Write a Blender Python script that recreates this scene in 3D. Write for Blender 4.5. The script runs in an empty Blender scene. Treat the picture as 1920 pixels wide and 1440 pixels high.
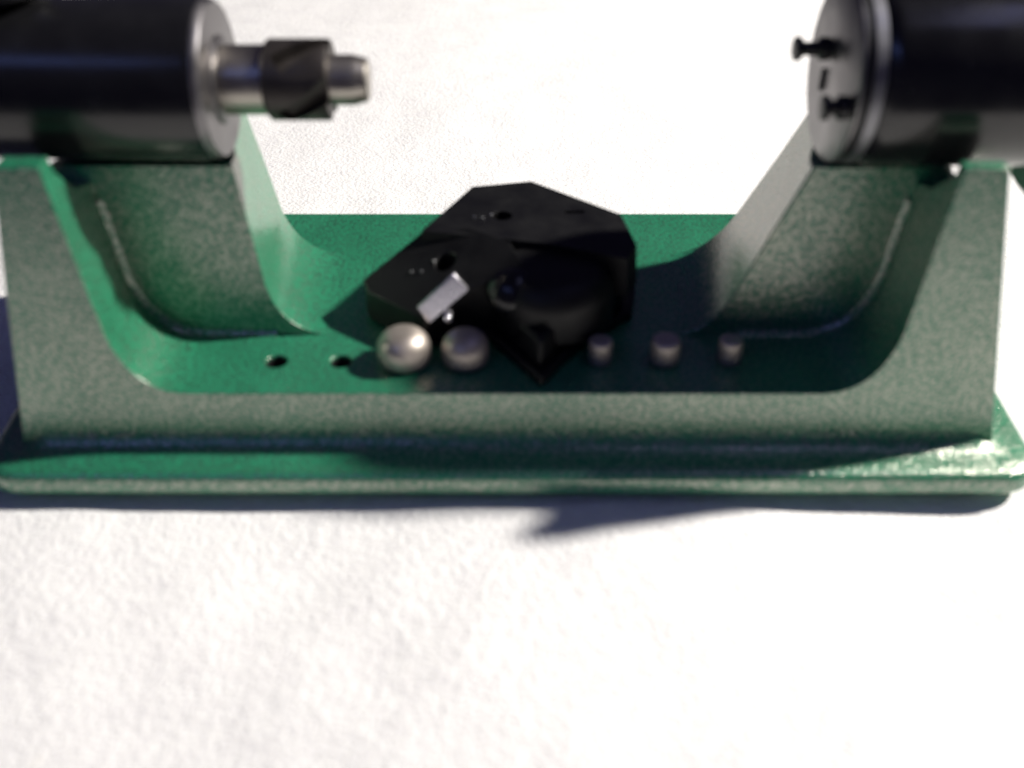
import bpy, bmesh, math, random
from mathutils import Vector, Matrix, noise as mnoise
random.seed(7)
MM = 0.001                                  # everything below is written in millimetres
scene = bpy.context.scene

# ------------------------------------------------------------------ camera
cam_data = bpy.data.cameras.new('camera')
cam = bpy.data.objects.new('camera', cam_data)
scene.collection.objects.link(cam)
scene.camera = cam
PITCH = 36.0
cam.location = (0, -0.1510, 0.1319)
cam.rotation_euler = (math.radians(90 - PITCH), 0, 0)
cam_data.sensor_width = 36
cam_data.lens = 35.0
cam_data.clip_start = 0.005
cam_data.clip_end = 20
cam_data.dof.use_dof = True                 # the whole photograph is slightly out of focus
cam_data.dof.focus_distance = 0.30
cam_data.dof.aperture_fstop = 10.0

# ------------------------------------------------------------------ light
world = bpy.data.worlds.new('World')
scene.world = world
world.use_nodes = True
bg = world.node_tree.nodes['Background']
bg.inputs['Color'].default_value = (0.46, 0.40, 1.0, 1)     # dim bluish room
bg.inputs['Strength'].default_value = 0.045

def lamp(name, kind, loc, target, power, color, size):
    d = bpy.data.lights.new(name, kind)
    d.energy = power
    d.color = color
    if kind == 'AREA':
        d.shape = 'RECTANGLE'; d.size, d.size_y = size
    else:
        d.shadow_soft_size = size
    o = bpy.data.objects.new(name, d)
    scene.collection.objects.link(o)
    o.location = loc
    o.rotation_euler = (Vector(target) - Vector(loc)).to_track_quat('-Z', 'Y').to_euler()
    return o
# bright bench lamp up to the right and a little behind the machine
lamp('bench_lamp', 'POINT', (0.943, 0.230, 0.840), (0, 0.02, 0.02), 125.0, (1.0, 0.955, 0.89), 0.034)
# dim blue window light from the left
lamp('window_light', 'AREA', (-0.38, -0.54, 0.66), (-0.03, 0.02, 0.05), 0.34, (0.25, 0.36, 1.0), (0.50, 0.14))
lamp('overhead_streak_fill', 'AREA', (0.36, -0.05, 0.95), (0.05, 0.02, 0.05), 0.30, (0.50, 0.52, 1.0), (0.45, 0.12))  # added overhead fill for the streak on the right housing, no known lamp

scene.view_settings.view_transform = 'Standard'
scene.view_settings.look = 'None'
scene.view_settings.exposure = 0
scene.view_settings.gamma = 1
scene.render.engine = 'CYCLES'
scene.cycles.use_denoising = True
scene.cycles.max_bounces = 8

# ------------------------------------------------------------------ materials
def new_mat(name):
    m = bpy.data.materials.new(name)
    m.use_nodes = True
    nt = m.node_tree
    return m, nt, nt.nodes, nt.links, nt.nodes['Principled BSDF']

def N(nodes, kind, **kw):
    n = nodes.new(kind)
    for k, v in kw.items():
        if k in n.inputs: n.inputs[k].default_value = v
        else: setattr(n, k, v)
    return n

def ramp(nodes, a, b, ca=(0, 0, 0, 1), cb=(1, 1, 1, 1)):
    r = nodes.new('ShaderNodeValToRGB')
    r.color_ramp.elements[0].position = a; r.color_ramp.elements[0].color = ca
    r.color_ramp.elements[1].position = b; r.color_ramp.elements[1].color = cb
    return r

def green_paint():
    """hammered machine enamel: green lacquer over fine silver flakes"""
    m, nt, n, l, p = new_mat('green_hammered_enamel')
    tc = n.new('ShaderNodeTexCoord')
    big = N(n, 'ShaderNodeTexNoise', Scale=60.0, Detail=3.0)
    fine = N(n, 'ShaderNodeTexNoise', Scale=1250.0, Detail=2.0, Roughness=0.6)
    lump = N(n, 'ShaderNodeTexNoise', Scale=800.0, Detail=1.5)
    for t in (big, fine, lump): l.new(tc.outputs['Object'], t.inputs['Vector'])
    cr = ramp(n, 0.3, 0.7, (0.021, 0.200, 0.102, 1), (0.030, 0.242, 0.128, 1))
    l.new(big.outputs['Fac'], cr.inputs['Fac'])
    l.new(cr.outputs['Color'], p.inputs['Base Color'])
    p.inputs['Roughness'].default_value = 0.19
    p.inputs['Specular IOR Level'].default_value = 0.5
    bump = N(n, 'ShaderNodeBump', Strength=0.30, Distance=0.00045)
    l.new(lump.outputs['Fac'], bump.inputs['Height'])
    l.new(bump.outputs['Normal'], p.inputs['Normal'])
    flake = N(n, 'ShaderNodeBsdfGlossy', Color=(0.51, 0.495, 0.435, 1), Roughness=0.30)
    b2 = N(n, 'ShaderNodeBump', Strength=0.55, Distance=0.00045)
    l.new(fine.outputs['Fac'], b2.inputs['Height'])
    l.new(b2.outputs['Normal'], flake.inputs['Normal'])
    fr = ramp(n, 0.43, 0.59, (0.09, 0.09, 0.09, 1), (0.54, 0.54, 0.54, 1))
    patch = N(n, 'ShaderNodeTexNoise', Scale=190.0, Detail=3.0)          # flakes lie thicker in places
    l.new(tc.outputs['Object'], patch.inputs['Vector'])
    add = N(n, 'ShaderNodeMath', operation='MULTIPLY_ADD'); add.inputs[1].default_value = 0.16
    l.new(patch.outputs['Fac'], add.inputs[0]); l.new(fine.outputs['Fac'], add.inputs[2])
    sub = N(n, 'ShaderNodeMath', operation='SUBTRACT'); sub.inputs[1].default_value = 0.08
    l.new(add.outputs[0], sub.inputs[0])
    l.new(sub.outputs[0], fr.inputs['Fac'])
    mix = n.new('ShaderNodeMixShader')
    l.new(fr.outputs['Color'], mix.inputs['Fac'])
    l.new(p.outputs['BSDF'], mix.inputs[1]); l.new(flake.outputs['BSDF'], mix.inputs[2])
    l.new(mix.outputs['Shader'], n['Material Output'].inputs['Surface'])
    return m

def simple(name, col, rough, metal=0.0, coat=0.0, bump_scale=0, bump=0.0, var=0.0, aniso_x=False, spec=0.5):
    m, nt, n, l, p = new_mat(name)
    p.inputs['Base Color'].default_value = (*col, 1)
    p.inputs['Roughness'].default_value = rough
    p.inputs['Metallic'].default_value = metal
    p.inputs['Coat Weight'].default_value = coat
    p.inputs['Coat Roughness'].default_value = 0.12
    p.inputs['Specular IOR Level'].default_value = spec
    tc = n.new('ShaderNodeTexCoord')
    if var > 0:
        t = N(n, 'ShaderNodeTexNoise', Scale=180.0, Detail=4.0)
        l.new(tc.outputs['Object'], t.inputs['Vector'])
        r = ramp(n, 0.3, 0.75, (*[c * (1 - var) for c in col], 1), (*[min(1, c * (1 + var)) for c in col], 1))
        l.new(t.outputs['Fac'], r.inputs['Fac']); l.new(r.outputs['Color'], p.inputs['Base Color'])
        r2 = ramp(n, 0.25, 0.75, (rough * .8,) * 3 + (1,), (min(1, rough * 1.25),) * 3 + (1,))
        l.new(t.outputs['Fac'], r2.inputs['Fac']); l.new(r2.outputs['Color'], p.inputs['Roughness'])
    if bump > 0:
        t = N(n, 'ShaderNodeTexNoise', Scale=bump_scale, Detail=3.0)
        if aniso_x:                          # turning marks running round an x axis
            mp = N(n, 'ShaderNodeMapping'); mp.inputs['Scale'].default_value = (1.0, 0.04, 0.04)
            l.new(tc.outputs['Object'], mp.inputs['Vector']); l.new(mp.outputs['Vector'], t.inputs['Vector'])
        else:
            l.new(tc.outputs['Object'], t.inputs['Vector'])
        b = N(n, 'ShaderNodeBump', Strength=bump, Distance=0.0003)
        l.new(t.outputs['Fac'], b.inputs['Height']); l.new(b.outputs['Normal'], p.inputs['Normal'])
    return m

def towel_mat():
    m, nt, n, l, p = new_mat('white_terry_cloth')
    tc = n.new('ShaderNodeTexCoord')
    v = N(n, 'ShaderNodeTexVoronoi', Scale=950.0, Randomness=1.0)
    w = N(n, 'ShaderNodeTexNoise', Scale=330.0, Detail=5.0, Roughness=0.7)
    s = N(n, 'ShaderNodeTexNoise', Scale=38.0, Detail=2.0)
    q = N(n, 'ShaderNodeTexNoise', Scale=300.0, Detail=3.0)
    for t in (v, w, s, q): l.new(tc.outputs['Object'], t.inputs['Vector'])
    cr = ramp(n, 0.72, 0.86, (0.885, 0.878, 0.862, 1), (0.865, 0.785, 0.655, 1))     # a few faint yellow marks
    l.new(s.outputs['Fac'], cr.inputs['Fac'])
    qr = ramp(n, 0.25, 0.60, (0.70, 0.69, 0.73, 1), (1, 1, 1, 1))               # shade between the loops, painted in as greyer specks
    l.new(q.outputs['Fac'], qr.inputs['Fac'])
    g = N(n, 'ShaderNodeTexNoise', Scale=75.0, Detail=4.0, Roughness=0.7)       # matted and fluffed patches
    l.new(tc.outputs['Object'], g.inputs['Vector'])
    gr = ramp(n, 0.36, 0.62, (0.93, 0.925, 0.935, 1), (1, 1, 1, 1)); l.new(g.outputs['Fac'], gr.inputs['Fac'])
    lo = N(n, 'ShaderNodeMix', data_type='RGBA', blend_type='LIGHTEN'); lo.inputs['Factor'].default_value = 1.0
    l.new(qr.outputs['Color'], lo.inputs['A']); l.new(gr.outputs['Color'], lo.inputs['B'])
    mx = N(n, 'ShaderNodeMix', data_type='RGBA', blend_type='MULTIPLY'); mx.inputs['Factor'].default_value = 1.0
    l.new(cr.outputs['Color'], mx.inputs['A']); l.new(lo.outputs['Result'], mx.inputs['B'])
    l.new(mx.outputs['Result'], p.inputs['Base Color'])
    p.inputs['Roughness'].default_value = 0.95
    p.inputs['Specular IOR Level'].default_value = 0.1
    p.inputs['Sheen Weight'].default_value = 0.25
    b1 = N(n, 'ShaderNodeBump', Strength=0.22, Distance=0.0010)
    b2 = N(n, 'ShaderNodeBump', Strength=0.40, Distance=0.0014)
    l.new(v.outputs['Distance'], b1.inputs['Height'])
    l.new(w.outputs['Fac'], b2.inputs['Height'])
    l.new(b1.outputs['Normal'], b2.inputs['Normal'])
    l.new(b2.outputs['Normal'], p.inputs['Normal'])
    return m

M_GREEN = green_paint()
M_TOWEL = towel_mat()
M_BLACK = simple('black_gloss_finish', (0.009, 0.009, 0.010), 0.23, bump_scale=900, bump=0.04, var=0.2, spec=0.55)
M_STEEL = simple('turned_steel', (0.42, 0.39, 0.345), 0.36, 1.0, bump_scale=2500, bump=0.08, var=0.12, aniso_x=True)
M_FACE = simple('dull_steel_face', (0.24, 0.23, 0.235), 0.42, 1.0, bump_scale=900, bump=0.05, var=0.15)
M_CUTTER = simple('dark_carbide', (0.062, 0.054, 0.050), 0.45, 0.6, bump_scale=1200, bump=0.08, var=0.25)
M_BRASSY = simple('nickel_pilot_metal', (0.57, 0.51, 0.445), 0.48, 0.72, bump_scale=700, bump=0.05, var=0.15)
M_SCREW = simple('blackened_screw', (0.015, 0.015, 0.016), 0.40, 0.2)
M_TOOL = simple('black_oxide_cast', (0.004, 0.004, 0.0045), 0.48, bump_scale=900, bump=0.12, var=0.12, spec=0.35)
M_KNOB = simple('black_polished_plastic', (0.006, 0.006, 0.007), 0.24, bump_scale=500, bump=0.02)
M_RING = simple('bright_steel_ring', (0.27, 0.27, 0.285), 0.45, 1.0, bump_scale=900, bump=0.04, var=0.1)
M_PALE = simple('pale_grey_plate', (0.86, 0.84, 0.90), 0.25, 0.9, bump_scale=900, bump=0.05, var=0.06)

# ------------------------------------------------------------------ helpers
def link(name, me, mat, parent=None, smooth=35, bevel=0, seg=3):
    me.name = name
    o = bpy.data.objects.new(name, me)
    scene.collection.objects.link(o)
    me.materials.clear(); me.materials.append(mat)
    bm = bmesh.new(); bm.from_mesh(me)
    bmesh.ops.recalc_face_normals(bm, faces=bm.faces)
    bm.to_mesh(me); bm.free()
    if smooth:
        me.polygons.foreach_set('use_smooth', [True] * len(me.polygons))
        me.set_sharp_from_angle(angle=math.radians(smooth))
    if bevel:
        b = o.modifiers.new('bevel', 'BEVEL')
        b.width = bevel * MM; b.segments = seg; b.limit_method = 'ANGLE'; b.angle_limit = math.radians(38)
        b.harden_normals = False
    if parent is not None:
        o.parent = parent
    return o

def pydata(verts, faces):
    me = bpy.data.meshes.new('m')
    me.from_pydata([(x * MM, y * MM, z * MM) for x, y, z in verts], [], faces)
    me.validate()
    return me

def bake(o, smooth=35):
    """apply the modifiers of o to its mesh"""
    bpy.context.view_layer.update()
    dg = bpy.context.evaluated_depsgraph_get()
    me = bpy.data.meshes.new_from_object(o.evaluated_get(dg))
    o.modifiers.clear(); o.data = me
    if smooth:
        me.polygons.foreach_set('use_smooth', [True] * len(me.polygons))
        me.set_sharp_from_angle(angle=math.radians(smooth))

def cut(o, me_cutters, smooth=35):
    tmp = []
    for me in me_cutters:
        bm = bmesh.new(); bm.from_mesh(me); bmesh.ops.recalc_face_normals(bm, faces=bm.faces); bm.to_mesh(me); bm.free()
        c = bpy.data.objects.new('cutter', me); scene.collection.objects.link(c); tmp.append(c)
        md = o.modifiers.new('b', 'BOOLEAN'); md.operation = 'DIFFERENCE'; md.object = c; md.solver = 'EXACT'
    bake(o, smooth)
    for c in tmp: bpy.data.objects.remove(c)

def lathe(profile, axis='x', at=(0, 0, 0), n=64, closed=True):
    """profile = [(along, radius)...] spun round an axis"""
    vs, fs = [], []
    for a, r in profile:
        for k in range(n):
            t = 2 * math.pi * k / n
            c, s = r * math.cos(t), r * math.sin(t)
            v = (a, c, s) if axis == 'x' else (c, s, a)
            vs.append((v[0] + at[0], v[1] + at[1], v[2] + at[2]))
    m = len(profile)
    for i in range(m - 1):
        for k in range(n):
            k2 = (k + 1) % n
            fs.append((i * n + k, i * n + k2, (i + 1) * n + k2, (i + 1) * n + k))
    if closed:
        fs.append(tuple(range(n))[::-1]); fs.append(tuple((m - 1) * n + k for k in range(n)))
    return pydata(vs, fs)

def prism(poly, z0, z1, inset=0.0):
    """vertical prism over a plan polygon; top ring pulled in by inset"""
    n = len(poly)
    cx = sum(p[0] for p in poly) / n; cy = sum(p[1] for p in poly) / n
    vs = [(x, y, z0) for x, y in poly]
    for x, y in poly:
        d = math.hypot(x - cx, y - cy); f = (d - inset) / d
        vs.append((cx + (x - cx) * f, cy + (y - cy) * f, z1))
    fs = [tuple(range(n))[::-1], tuple(range(n, 2 * n))]
    fs += [(i, (i + 1) % n, n + (i + 1) % n, n + i) for i in range(n)]
    return pydata(vs, fs)

def box(x0, x1, y0, y1, z0, z1):
    return prism([(x0, y0), (x1, y0), (x1, y1), (x0, y1)], z0, z1)

def loft(sections):
    """sections = [(y, [(x, z)...])...] all with equally many points; closed caps"""
    n = len(sections[0][1]); vs, fs = [], []
    for y, pts in sections:
        vs += [(x, y, z) for x, z in pts]
    for i in range(len(sections) - 1):
        for k in range(n):
            k2 = (k + 1) % n
            fs.append((i * n + k, i * n + k2, (i + 1) * n + k2, (i + 1) * n + k))
    fs.append(tuple(range(n))); fs.append(tuple((len(sections) - 1) * n + k for k in range(n))[::-1])
    return pydata(vs, fs)

def bez(p0, p1, p2, n):
    return [((1 - t) ** 2 * p0[0] + 2 * t * (1 - t) * p1[0] + t * t * p2[0],
             (1 - t) ** 2 * p0[1] + 2 * t * (1 - t) * p1[1] + t * t * p2[1]) for t in [k / n for k in range(n + 1)]]

def thing(name, label, cat, loc=(0, 0, 0), group=None):
    o = bpy.data.objects.new(name, None)
    scene.collection.objects.link(o)
    o.empty_display_size = 0.02
    o['label'] = label; o['category'] = cat
    if group: o['group'] = group
    return o

# ------------------------------------------------------------------ the towel
def towel_z(x, y):
    v = Vector((x * 0.021, y * 0.021, 1.3))
    z = 1.1 * mnoise.noise(v) + 0.45 * mnoise.noise(v * 3.1)
    z += 0.8 * math.sin(x * 0.052 + 0.9 + 0.4 * math.sin(y * 0.03)) * math.exp(-((y + 22) / 30) ** 2)
    if y < -20: z += 4.5 * mnoise.noise(Vector((x * 0.008 + y * 0.012, y * 0.008, 5.2))) * min(1, (-20 - y) / 40)
    return z
def make_towel():
    nx, ny = 200, 320
    x0, x1, y0, y1 = -215, 215, -118, 560
    vs, fs = [], []
    for j in range(ny + 1):
        for i in range(nx + 1):
            x = x0 + (x1 - x0) * i / nx; y = y0 + (y1 - y0) * j / ny
            z = towel_z(x, y)
            inside = max(abs(x) - 99, abs(y - 33) - 38)      # pressed flat under the casting
            if inside < 0: z = min(z, -0.4)
            elif inside < 9: z = z * (0.35 + 0.65 * inside / 9) + 0.1 * (9 - inside) / 9
            vs.append((x, y, z - 0.2))
    w = nx + 1
    for j in range(ny):
        for i in range(nx):
            fs.append((j * w + i, j * w + i + 1, (j + 1) * w + i + 1, (j + 1) * w + i))
    # hem: a turned-down edge so the cloth has thickness
    top = len(vs)
    ring = [i for i in range(w)] + [j * w + nx for j in range(1, ny + 1)] + [ny * w + i for i in range(nx - 1, -1, -1)] + [j * w for j in range(ny - 1, 0, -1)]
    for r in ring: vs.append((vs[r][0], vs[r][1], -4.0))
    for k in range(len(ring)):
        k2 = (k + 1) % len(ring)
        fs.append((ring[k], ring[k2], top + k2, top + k))
    o = link('towel', pydata(vs, fs), M_TOWEL, smooth=60)
    o['label'] = 'white terry towel spread out under the green case trimmer'
    o['category'] = 'towel'
make_towel()

# ------------------------------------------------------------------ the case trimmer
trim = thing('case_trimmer', 'green hammered-enamel case trimmer with black housings standing on white towel', 'case trimmer')
FZ = 20.0                                   # floor of the trough
AY, AZ = 26.0, 70.9                         # axis of the two housings

def rounded_outline(x0, x1, xr0, xr1, y0, y1, r, n=8):
    """front edge x0..x1 at y0, rear edge xr0..xr1 at y1"""
    c = [(x0, y0), (x1, y0), (xr1, y1), (xr0, y1)]
    out = []
    for i in range(4):
        p = Vector(c[i]); a = (Vector(c[i - 1]) - p).normalized(); b = (Vector(c[(i + 1) % 4]) - p).normalized()
        for q in bez(tuple(p + a * r), tuple(p), tuple(p + b * r), n): out.append(q)
    return out
def base_plate():
    rings = []
    for z, off, r in ((1.9, 1.0, 7), (2.4, 0.3, 7), (3.1, 0, 7), (5.6, 0, 7), (6.4, 0.25, 7), (7.0, 0.9, 7), (7.3, 1.8, 7),
                      (7.5, 4.0, 6), (7.9, 6.2, 5), (8.7, 7.8, 4), (10.2, 8.7, 3), (13.0, 9.8, 3)):
        rings.append((z, rounded_outline(-102.0 + off, 101.5 - off, -106.5 + off, 106 - off, -9.0 + off, 85 - off, r + 1)))
    n = len(rings[0][1]); vs, fs = [], []
    for z, o in rings: vs += [(x, y, z) for x, y in o]
    for i in range(len(rings) - 1):
        for k in range(n):
            k2 = (k + 1) % n
            fs.append((i * n + k, i * n + k2, (i + 1) * n + k2, (i + 1) * n + k))
    fs.append(tuple(range(n))[::-1]); fs.append(tuple((len(rings) - 1) * n + k for k in range(n)))
    link('base_plate', pydata(vs, fs), M_GREEN, trim, smooth=50)
base_plate()
for fx, fy in ((-90, 0), (89, 0), (-90, 75), (89, 75)):
    link('rubber_foot', lathe([(-0.6, 5.6), (0.2, 6.0), (1.9, 6.2), (2.3, 6.0)], 'z', (fx, fy, 0), 40), M_SCREW, trim)

def u_profile(dx):
    """inner line of the wide trough, left top to right top"""
    L = [(-76.6 - dx, 65.4), (-75.3 - dx, 50.0)] + bez((-73.8 - dx * .9, 33.5), (-71.6 - dx * .5, 20.4), (-61.5, FZ), 14)
    R = bez((58.5, FZ), (68.6 + dx * .5, 20.4), (70.9 + dx * .9, 33.5), 14) + [(72.2 + dx, 50.0), (73.4 + dx, 65.4)]
    return L, R
def cradle():
    secs = []
    for y, dx in ((0.0, 0.0), (20.4, 2.6), (54.6, 2.6), (75.5, 0.0)):
        L, R = u_profile(dx)
        pts = [(-95.8, 7.6), (-84.4, 65.4)] + L + R + [(80.8, 65.4), (94.1, 7.6)]
        secs.append((y, pts))
    o = link('cradle', loft(secs), M_GREEN, trim, smooth=30)
    cuts = []
    yz = [(6.0, 66.9), (6.6, 62.0), (12, 56.4), (20.5, 53.6), (54, 53.6), (66.5, 66.9), (66.5, 95), (6.0, 95)]     # clearance for the housings
    for x0, x1, yf in ((-130, -70, 4.6), (68, 130, 2.6)):
        yz[0] = yz[-1] = None; yz[0] = (yf, 66.9); yz[-1] = (yf, 95); yz[1] = (yf + .8, 62.5)
        n = len(yz)
        cuts.append(pydata([(x0, y, z) for y, z in yz] + [(x1, y, z) for y, z in yz],
                           [tuple(range(n)), tuple(range(n, 2 * n))[::-1]] + [(i, (i + 1) % n, n + (i + 1) % n, n + i) for i in range(n)]))
    cuts.append(box(-130, 130, 54.9, 110, 36, 100))       # the rear rail stays low
    for k in (0, 1):
        cuts.append(lathe([(10.5, 2.2), (26, 2.2)], 'z', (-46.5 + 12.7 * k, 10.6, 0), 24))
    cut(o, cuts, 30)
    for k in (0, 1):                         # dark liners added to stand in for shade inside the two empty holes
        link('hole_shade_liner', lathe([(19.3, 2.2), (19.3, 2.05), (11, 2.05), (11, 0.05)], 'z', (-46.5 + 12.7 * k, 10.6, 0), 24, closed=False), M_SCREW, trim, smooth=40)
    b = o.modifiers.new('bevel', 'BEVEL'); b.width = 1.1 * MM; b.segments = 3; b.limit_method = 'ANGLE'; b.angle_limit = math.radians(42)
    return o
cradle()

def bearing_block(side):
    if side < 0:
        f = [(-51.4, 57), (-50.0, 44)] + bez((-48.8, 31.5), (-47.0, 20.6), (-36.5, FZ - .05), 12)
        r = [(-57.4, 57), (-54.6, 44)] + bez((-52.2, 31.5), (-49.4, 20.6), (-38.5, FZ - .05), 12)
        out = [(-36.5, 12), (-88, 12), (-85, 57)]
    else:
        f = [(55.4, 57), (50.0, 44)] + bez((45.0, 31.5), (40.8, 20.4), (33.0, FZ - .05), 12)
        r = [(64.6, 57), (58.2, 44)] + bez((51.6, 31.5), (46.0, 20.4), (36.0, FZ - .05), 12)
        out = [(33.0, 12), (84, 12), (81, 57)]
    o = link('bearing_block', loft([(20.2, f + out), (54.8, r + out)]), M_GREEN, trim, smooth=30)
    rad = 14.4 if side < 0 else 16.5
    cut(o, [lathe([(-140, rad), (140, rad)], 'x', (0, AY, AZ if side < 0 else AZ + 1.4), 96)], 30)
    b = o.modifiers.new('bevel', 'BEVEL'); b.width = 0.8 * MM; b.segments = 3; b.limit_method = 'ANGLE'; b.angle_limit = math.radians(42)
    return o
bearing_block(-1); bearing_block(1)

def fillet(pts, name='fillet', r=2.2, y=20.3, flip=1):
    """concave casting radius where the trough strip meets the face of a bearing block"""
    vs, fs, n = [], [], 8
    for i, (x, z) in enumerate(pts):
        a = pts[max(0, i - 1)]; b = pts[min(len(pts) - 1, i + 1)]
        t = Vector((b[0] - a[0], b[1] - a[1])).normalized(); nr = Vector((-t.y, t.x)) * flip
        for k in range(n + 1):
            q = math.pi / 2 * k / n                # arc centre sits r off both faces
            off = r * (1 - math.sin(q)); back = r * (1 - math.cos(q))
            vs.append((x + nr.x * (off - .06), y - back + .06, z + nr.y * (off - .06)))
        vs.append((x - nr.x * .5, y + .5, z - nr.y * .5))
    w = n + 2
    for i in range(len(pts) - 1):
        for k in range(w):
            k2 = (k + 1) % w
            fs.append((i * w + k, i * w + k2, (i + 1) * w + k2, (i + 1) * w + k))
    fs.append(tuple(range(w))); fs.append(tuple((len(pts) - 1) * w + k for k in range(w))[::-1])
    link(name, pydata(vs, fs), M_GREEN, trim, smooth=50)
L, R = u_profile(2.6)
fillet([(x, z) for x, z in L if z < 60] + [(-48, FZ)])
fillet([(46, FZ)] + [(x, z) for x, z in R if z < 60])

# --- left housing with the cutter
hl = link('cutter_housing', lathe([(-150, 12.9), (-55.0, 14.3), (-53.8, 14.0)], 'x', (0, AY, AZ), 128), M_BLACK, trim)
link('end_cap', lathe([(-54.6, 13.4), (-53.8, 13.95), (-53.1, 13.9), (-52.3, 13.3), (-52.2, 12.8)], 'x', (0, AY, AZ), 128), M_FACE, hl)
link('cutter_shaft', lathe([(-53.5, 6.1), (-42.5, 6.1)], 'x', (0, AY, AZ), 64), M_STEEL, hl, bevel=.3)
link('shaft_collar', lathe([(-52.5, 7.8), (-51.8, 7.7), (-51.5, 7.0), (-51.4, 6.8)], 'x', (0, AY, AZ), 64), M_FACE, hl)
ch = link('cutter_head', lathe([(-43.9, 6.3), (-43.2, 7.1), (-32.9, 7.1), (-32.4, 6.9)], 'x', (0, AY, AZ), 64), M_CUTTER, hl)
cs = []
for k in range(4):
    me = box(-41.5, -24, -0.2, 3.4, 4.5, 12)
    # angled gash with one radial cutting face
    me.transform(Matrix.Translation((-0.034, 0, 0)) @ Matrix.Rotation(math.radians(36), 4, 'Z') @ Matrix.Translation((0.034, 0, 0)))
    me.transform(Matrix.Rotation(math.radians(90 * k + 24), 4, 'X'))
    me.transform(Matrix.Translation((0, AY * MM, AZ * MM)))
    cs.append(me)
cut(ch, cs, 30)
link('guide_tip', lathe([(-40, 4.4), (-28.4, 4.4), (-27.4, 4.1), (-26.1, 3.8), (-25.7, 3.3)], 'x', (0, AY, AZ), 64), M_STEEL, hl)
link('lock_knob', lathe([(13.6, 3.2), (14.6, 3.2), (14.8, 7.2), (15.4, 7.8), (23, 7.8), (23.8, 7)], 'z', (-87.5, AY, AZ), 48), M_BLACK, hl)

# --- right housing with the case holder
RZ = AZ + 1.4
hr = link('holder_housing', lathe([(61.8, 15.3), (62.8, 16.0), (64.2, 16.4), (99.0, 16.4), (99.5, 15.8)], 'x', (0, AY, RZ), 128), M_BLACK, trim)
link('face_plate', lathe([(57.3, 15.3), (57.6, 15.75), (58.0, 15.8), (58.1, 15.6)], 'x', (0, AY, RZ), 128), M_FACE, hr)
link('groove_ring', lathe([(57.9, 15.5), (59.8, 15.5)], 'x', (0, AY, RZ), 128), M_SCREW, hr)
link('spacer_ring', lathe([(59.6, 15.5), (59.7, 15.8), (61.6, 15.85), (61.9, 15.4)], 'x', (0, AY, RZ), 128), M_RING, hr)
def pin(y, z, x_face=57.5, length=7.0):
    p = [(x_face + 1, 1.5), (x_face - .4, 1.5), (x_face - .6, 2.0), (x_face - 2.2, 2.1), (x_face - 2.8, 1.3), (x_face - length + 1.8, 1.2),
         (x_face - length + 1.1, 2.1), (x_face - length + .2, 2.1), (x_face - length, 1.7)]
    link('screw', lathe(p, 'x', (0, y, z), 32), M_SCREW, hr, smooth=30)
pin(28.8, 75.6); pin(13.0, 70.6, length=5.2)
link('key_slot', box(56.6, 57.6, 29.6, 30.6, 67.6, 71.6), M_SCREW, hr, smooth=0, bevel=.2)
link('crank_disc', lathe([(98.6, 18.6), (99.3, 19.6), (100.4, 20.0), (106, 20.0), (107, 19)], 'x', (0, AY + 1.5, RZ - 4.5), 96), M_BLACK, hr)

# ------------------------------------------------------------------ pilots in their storage holes
def pilot(k, rad, h, label, y=10.6, dx=0.3, dome=0.3):
    x = -46.5 + 12.7 * k + dx
    t = thing('case_pilot', label, 'pilot', group='pilots stored in the row of trough holes')
    t.location = (x * MM, y * MM, FZ * MM)
    d = dome * rad
    prof = [(0.05, rad * .80), (rad * .10, rad * .93), (rad * .25, rad)]
    prof += [(h - d + d * math.sin(q), rad * (1 - dome) + rad * dome * math.cos(q)) for q in [math.pi / 2 * i / 8 for i in range(9)]]
    prof += [(h + .02, rad * .2)]
    link('head', lathe(prof, 'z', (0, 0, 0), 48), M_BRASSY, t, smooth=50)
    link('stem', lathe([(-7, 1.3), (0.3, 1.5)], 'z', (0, 0, 0), 24), M_BRASSY, t)
pilot(2, 5.3, 7.2, 'large shiny round pilot standing left of the other, beside the empty holes', dx=0, dome=.75)
pilot(3, 4.7, 6.8, 'large round pilot half hidden behind the black tool corner', dx=-.7, dome=.75)
pilot(5, 2.4, 5.2, 'small pilot standing right beside the black tool')
pilot(6, 3.0, 5.4, 'thicker small pilot in the middle of the right three')
pilot(7, 2.4, 5.4, 'small pilot at the right end of the row')

# ------------------------------------------------------------------ black tool lying in the trough
tool = thing('tool_head', 'faceted black metal tool with round knob lying across the green trough', 'tool')
def mesh_tool(name, poly, z0, z1, mat=M_TOOL, inset=0.0, bevel=.5, parent=None):
    return link(name, prism(poly, z0, z1, inset), mat, parent or tool, smooth=30, bevel=bevel)
flange = [(5.6, 1.7), (13.4, 14.6), (25.0, 26.0), (27.0, 38.0), (10, 46), (-16, 40), (-14.0, 27.0), (-5.0, 18.0)]
mesh_tool('flange', flange, FZ + .02, FZ + 2.2, bevel=.5)
body = [(5.4, 5.0), (12.6, 16.2), (23.0, 27.0), (25.0, 38.0), (10, 45), (-14, 40), (-11.0, 29.0), (-3.6, 19.0)]
mesh_tool('body', body, FZ + 2.0, 28.0, inset=1.0, bevel=1.0)
prof = [(24, 12.6), (30, 12.6)] + [(30 + 5.5 * math.sin(a), 7.5 + 5.1 * math.cos(a)) for a in [math.pi / 2 * k / 10 for k in range(1, 11)]] + [(35.6, .5)]
link('drum', lathe(prof, 'z', (8.2, 23.0, 0), 72), M_TOOL, tool, smooth=50)
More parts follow.
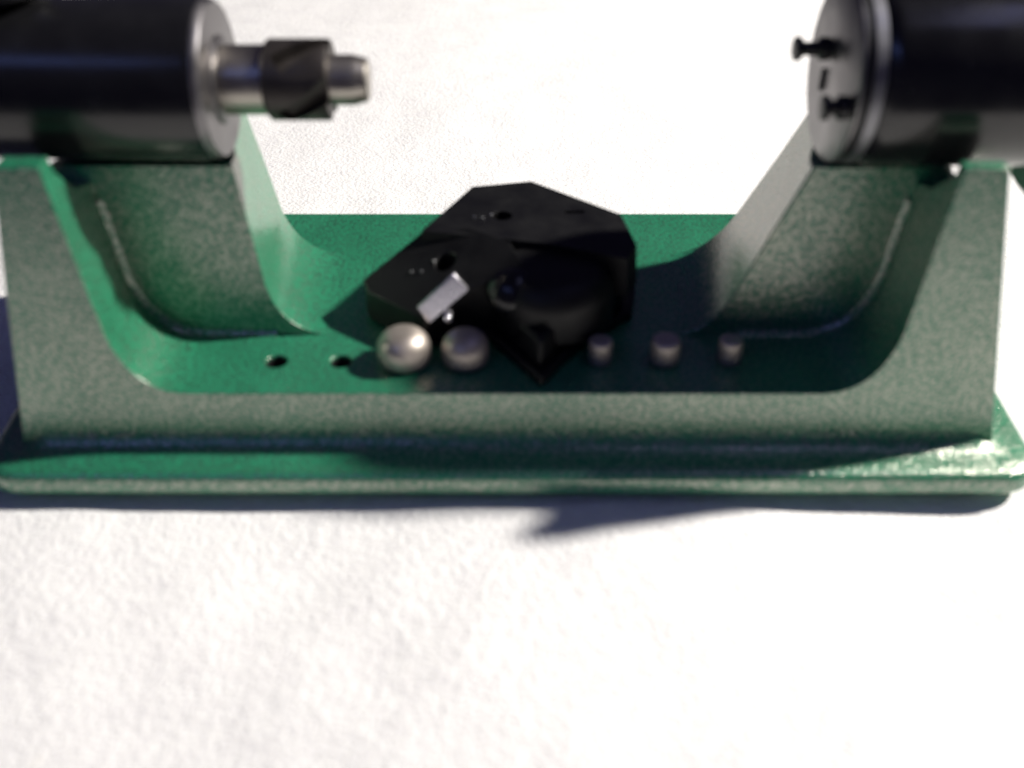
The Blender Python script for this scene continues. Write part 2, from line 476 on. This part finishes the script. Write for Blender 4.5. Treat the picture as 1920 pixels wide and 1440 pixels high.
# broad plate sloping down to the left
low = [(-30.7, 28.1, 28.5), (-29.4, 24.8, 27.5), (-17.1, 14.8, 27.0), (-8.4, 19.2, 31.7), (2.6, 20.5, 35.7), (-0.5, 27.4, 37.7), (-8.8, 33.5, 37.8), (-19.1, 35.4, 35.4)]
nl = len(low)
lme = pydata([(x, y, FZ + .6) for x, y, z in low] + low,
             [tuple(range(nl))[::-1], tuple(range(nl, 2 * nl))] + [(i, (i + 1) % nl, nl + (i + 1) % nl, nl + i) for i in range(nl)])
lb = link('side_plate', lme, M_TOOL, tool, smooth=30)
cut(lb, [lathe([(27, 2.1), (45, 2.1)], 'z', (-13.5, 26.9, 0), 32)], 30)
b = lb.modifiers.new('bevel', 'BEVEL'); b.width = .6 * MM; b.segments = 3; b.limit_method = 'ANGLE'; b.angle_limit = math.radians(35)
up = [(-19.2, 33.2), (-9.2, 55.0), (4.2, 58.0), (23.6, 41.0), (25.6, 27.0), (23, 21), (8, 27), (-5, 30)]
ub = mesh_tool('upper_block', up, 28.4, 37.0, inset=.6, bevel=0)
cut(ub, [lathe([(31, 2.1), (50, 2.1)], 'z', (-2.1, 40.2, 0), 32), box(11.2, 15.4, 41.4, 42.6, 34, 40)], 30)
b = ub.modifiers.new('bevel', 'BEVEL'); b.width = .9 * MM; b.segments = 3; b.limit_method = 'ANGLE'; b.angle_limit = math.radians(30)
# rounded knob on the front of the body
prof = [(-4, 4.6), (3, 4.8)] + [(3 + 3.6 * math.sin(a), 4.8 * math.cos(a)) for a in [math.pi / 2 * k / 10 for k in range(1, 10)]] + [(6.6, .2)]
kme = lathe(prof, 'z', (0, 0, 0), 48)
kme.transform(Matrix.Translation((0.0005, 0.0195, 0.0300)) @ Vector((-0.25, -0.72, 0.64)).to_track_quat('Z', 'Y').to_matrix().to_4x4())
link('round_knob', kme, M_KNOB, tool, smooth=50)
# pale plate on the sloping edge of the side block
A, B = Vector((-18.6, 15.4, 29.4)), Vector((-11.2, 16.6, 36.4))
Cc, D = Vector((-8.5, 16.0, 33.1)), Vector((-16.3, 14.8, 26.0))
nrm = (B - A).cross(D - A).normalized()
if nrm.z < 0: nrm = -nrm
vs = [tuple(p) for p in (A, B, Cc, D)] + [tuple(p - nrm * 1.6) for p in (A, B, Cc, D)]
link('pale_plate', pydata(vs, [(0, 1, 2, 3), (7, 6, 5, 4), (0, 4, 5, 1), (1, 5, 6, 2), (2, 6, 7, 3), (3, 7, 4, 0)]), M_PALE, tool, smooth=30, bevel=.25)
# pivot of the pale plate, and small bright beads added to stand in for glints
pv = lathe([(-1.6, .9), (.5, .9), (.9, .7), (1.0, .3)], 'z', (0, 0, 0), 20)
pv.transform(Matrix.Translation((-0.0126, 0.0150, 0.0275)) @ Matrix.Rotation(math.radians(90), 4, 'X'))
link('pivot_pin', pv, M_PALE, tool, smooth=40)
for x, y, z in ((-20.4, 26.3, 31.3), (-18.4, 25.7, 31.7), (-15.9, 27.6, 33.1), (-8.0, 39.3, 37.1), (-6.2, 38.8, 37.1), (-4.4, 40.3, 37.1)):
    bm = bmesh.new(); bmesh.ops.create_icosphere(bm, subdivisions=2, radius=0.32 * MM)
    for v in bm.verts: v.co += Vector((random.uniform(-.08, .08), random.uniform(-.08, .08), random.uniform(-.08, .08))) * MM
    bmesh.ops.translate(bm, verts=bm.verts, vec=Vector((x, y, z)) * MM)
    me = bpy.data.meshes.new('glint_bead'); bm.to_mesh(me); bm.free()
    link('glint_bead', me, M_RING, tool, smooth=60)
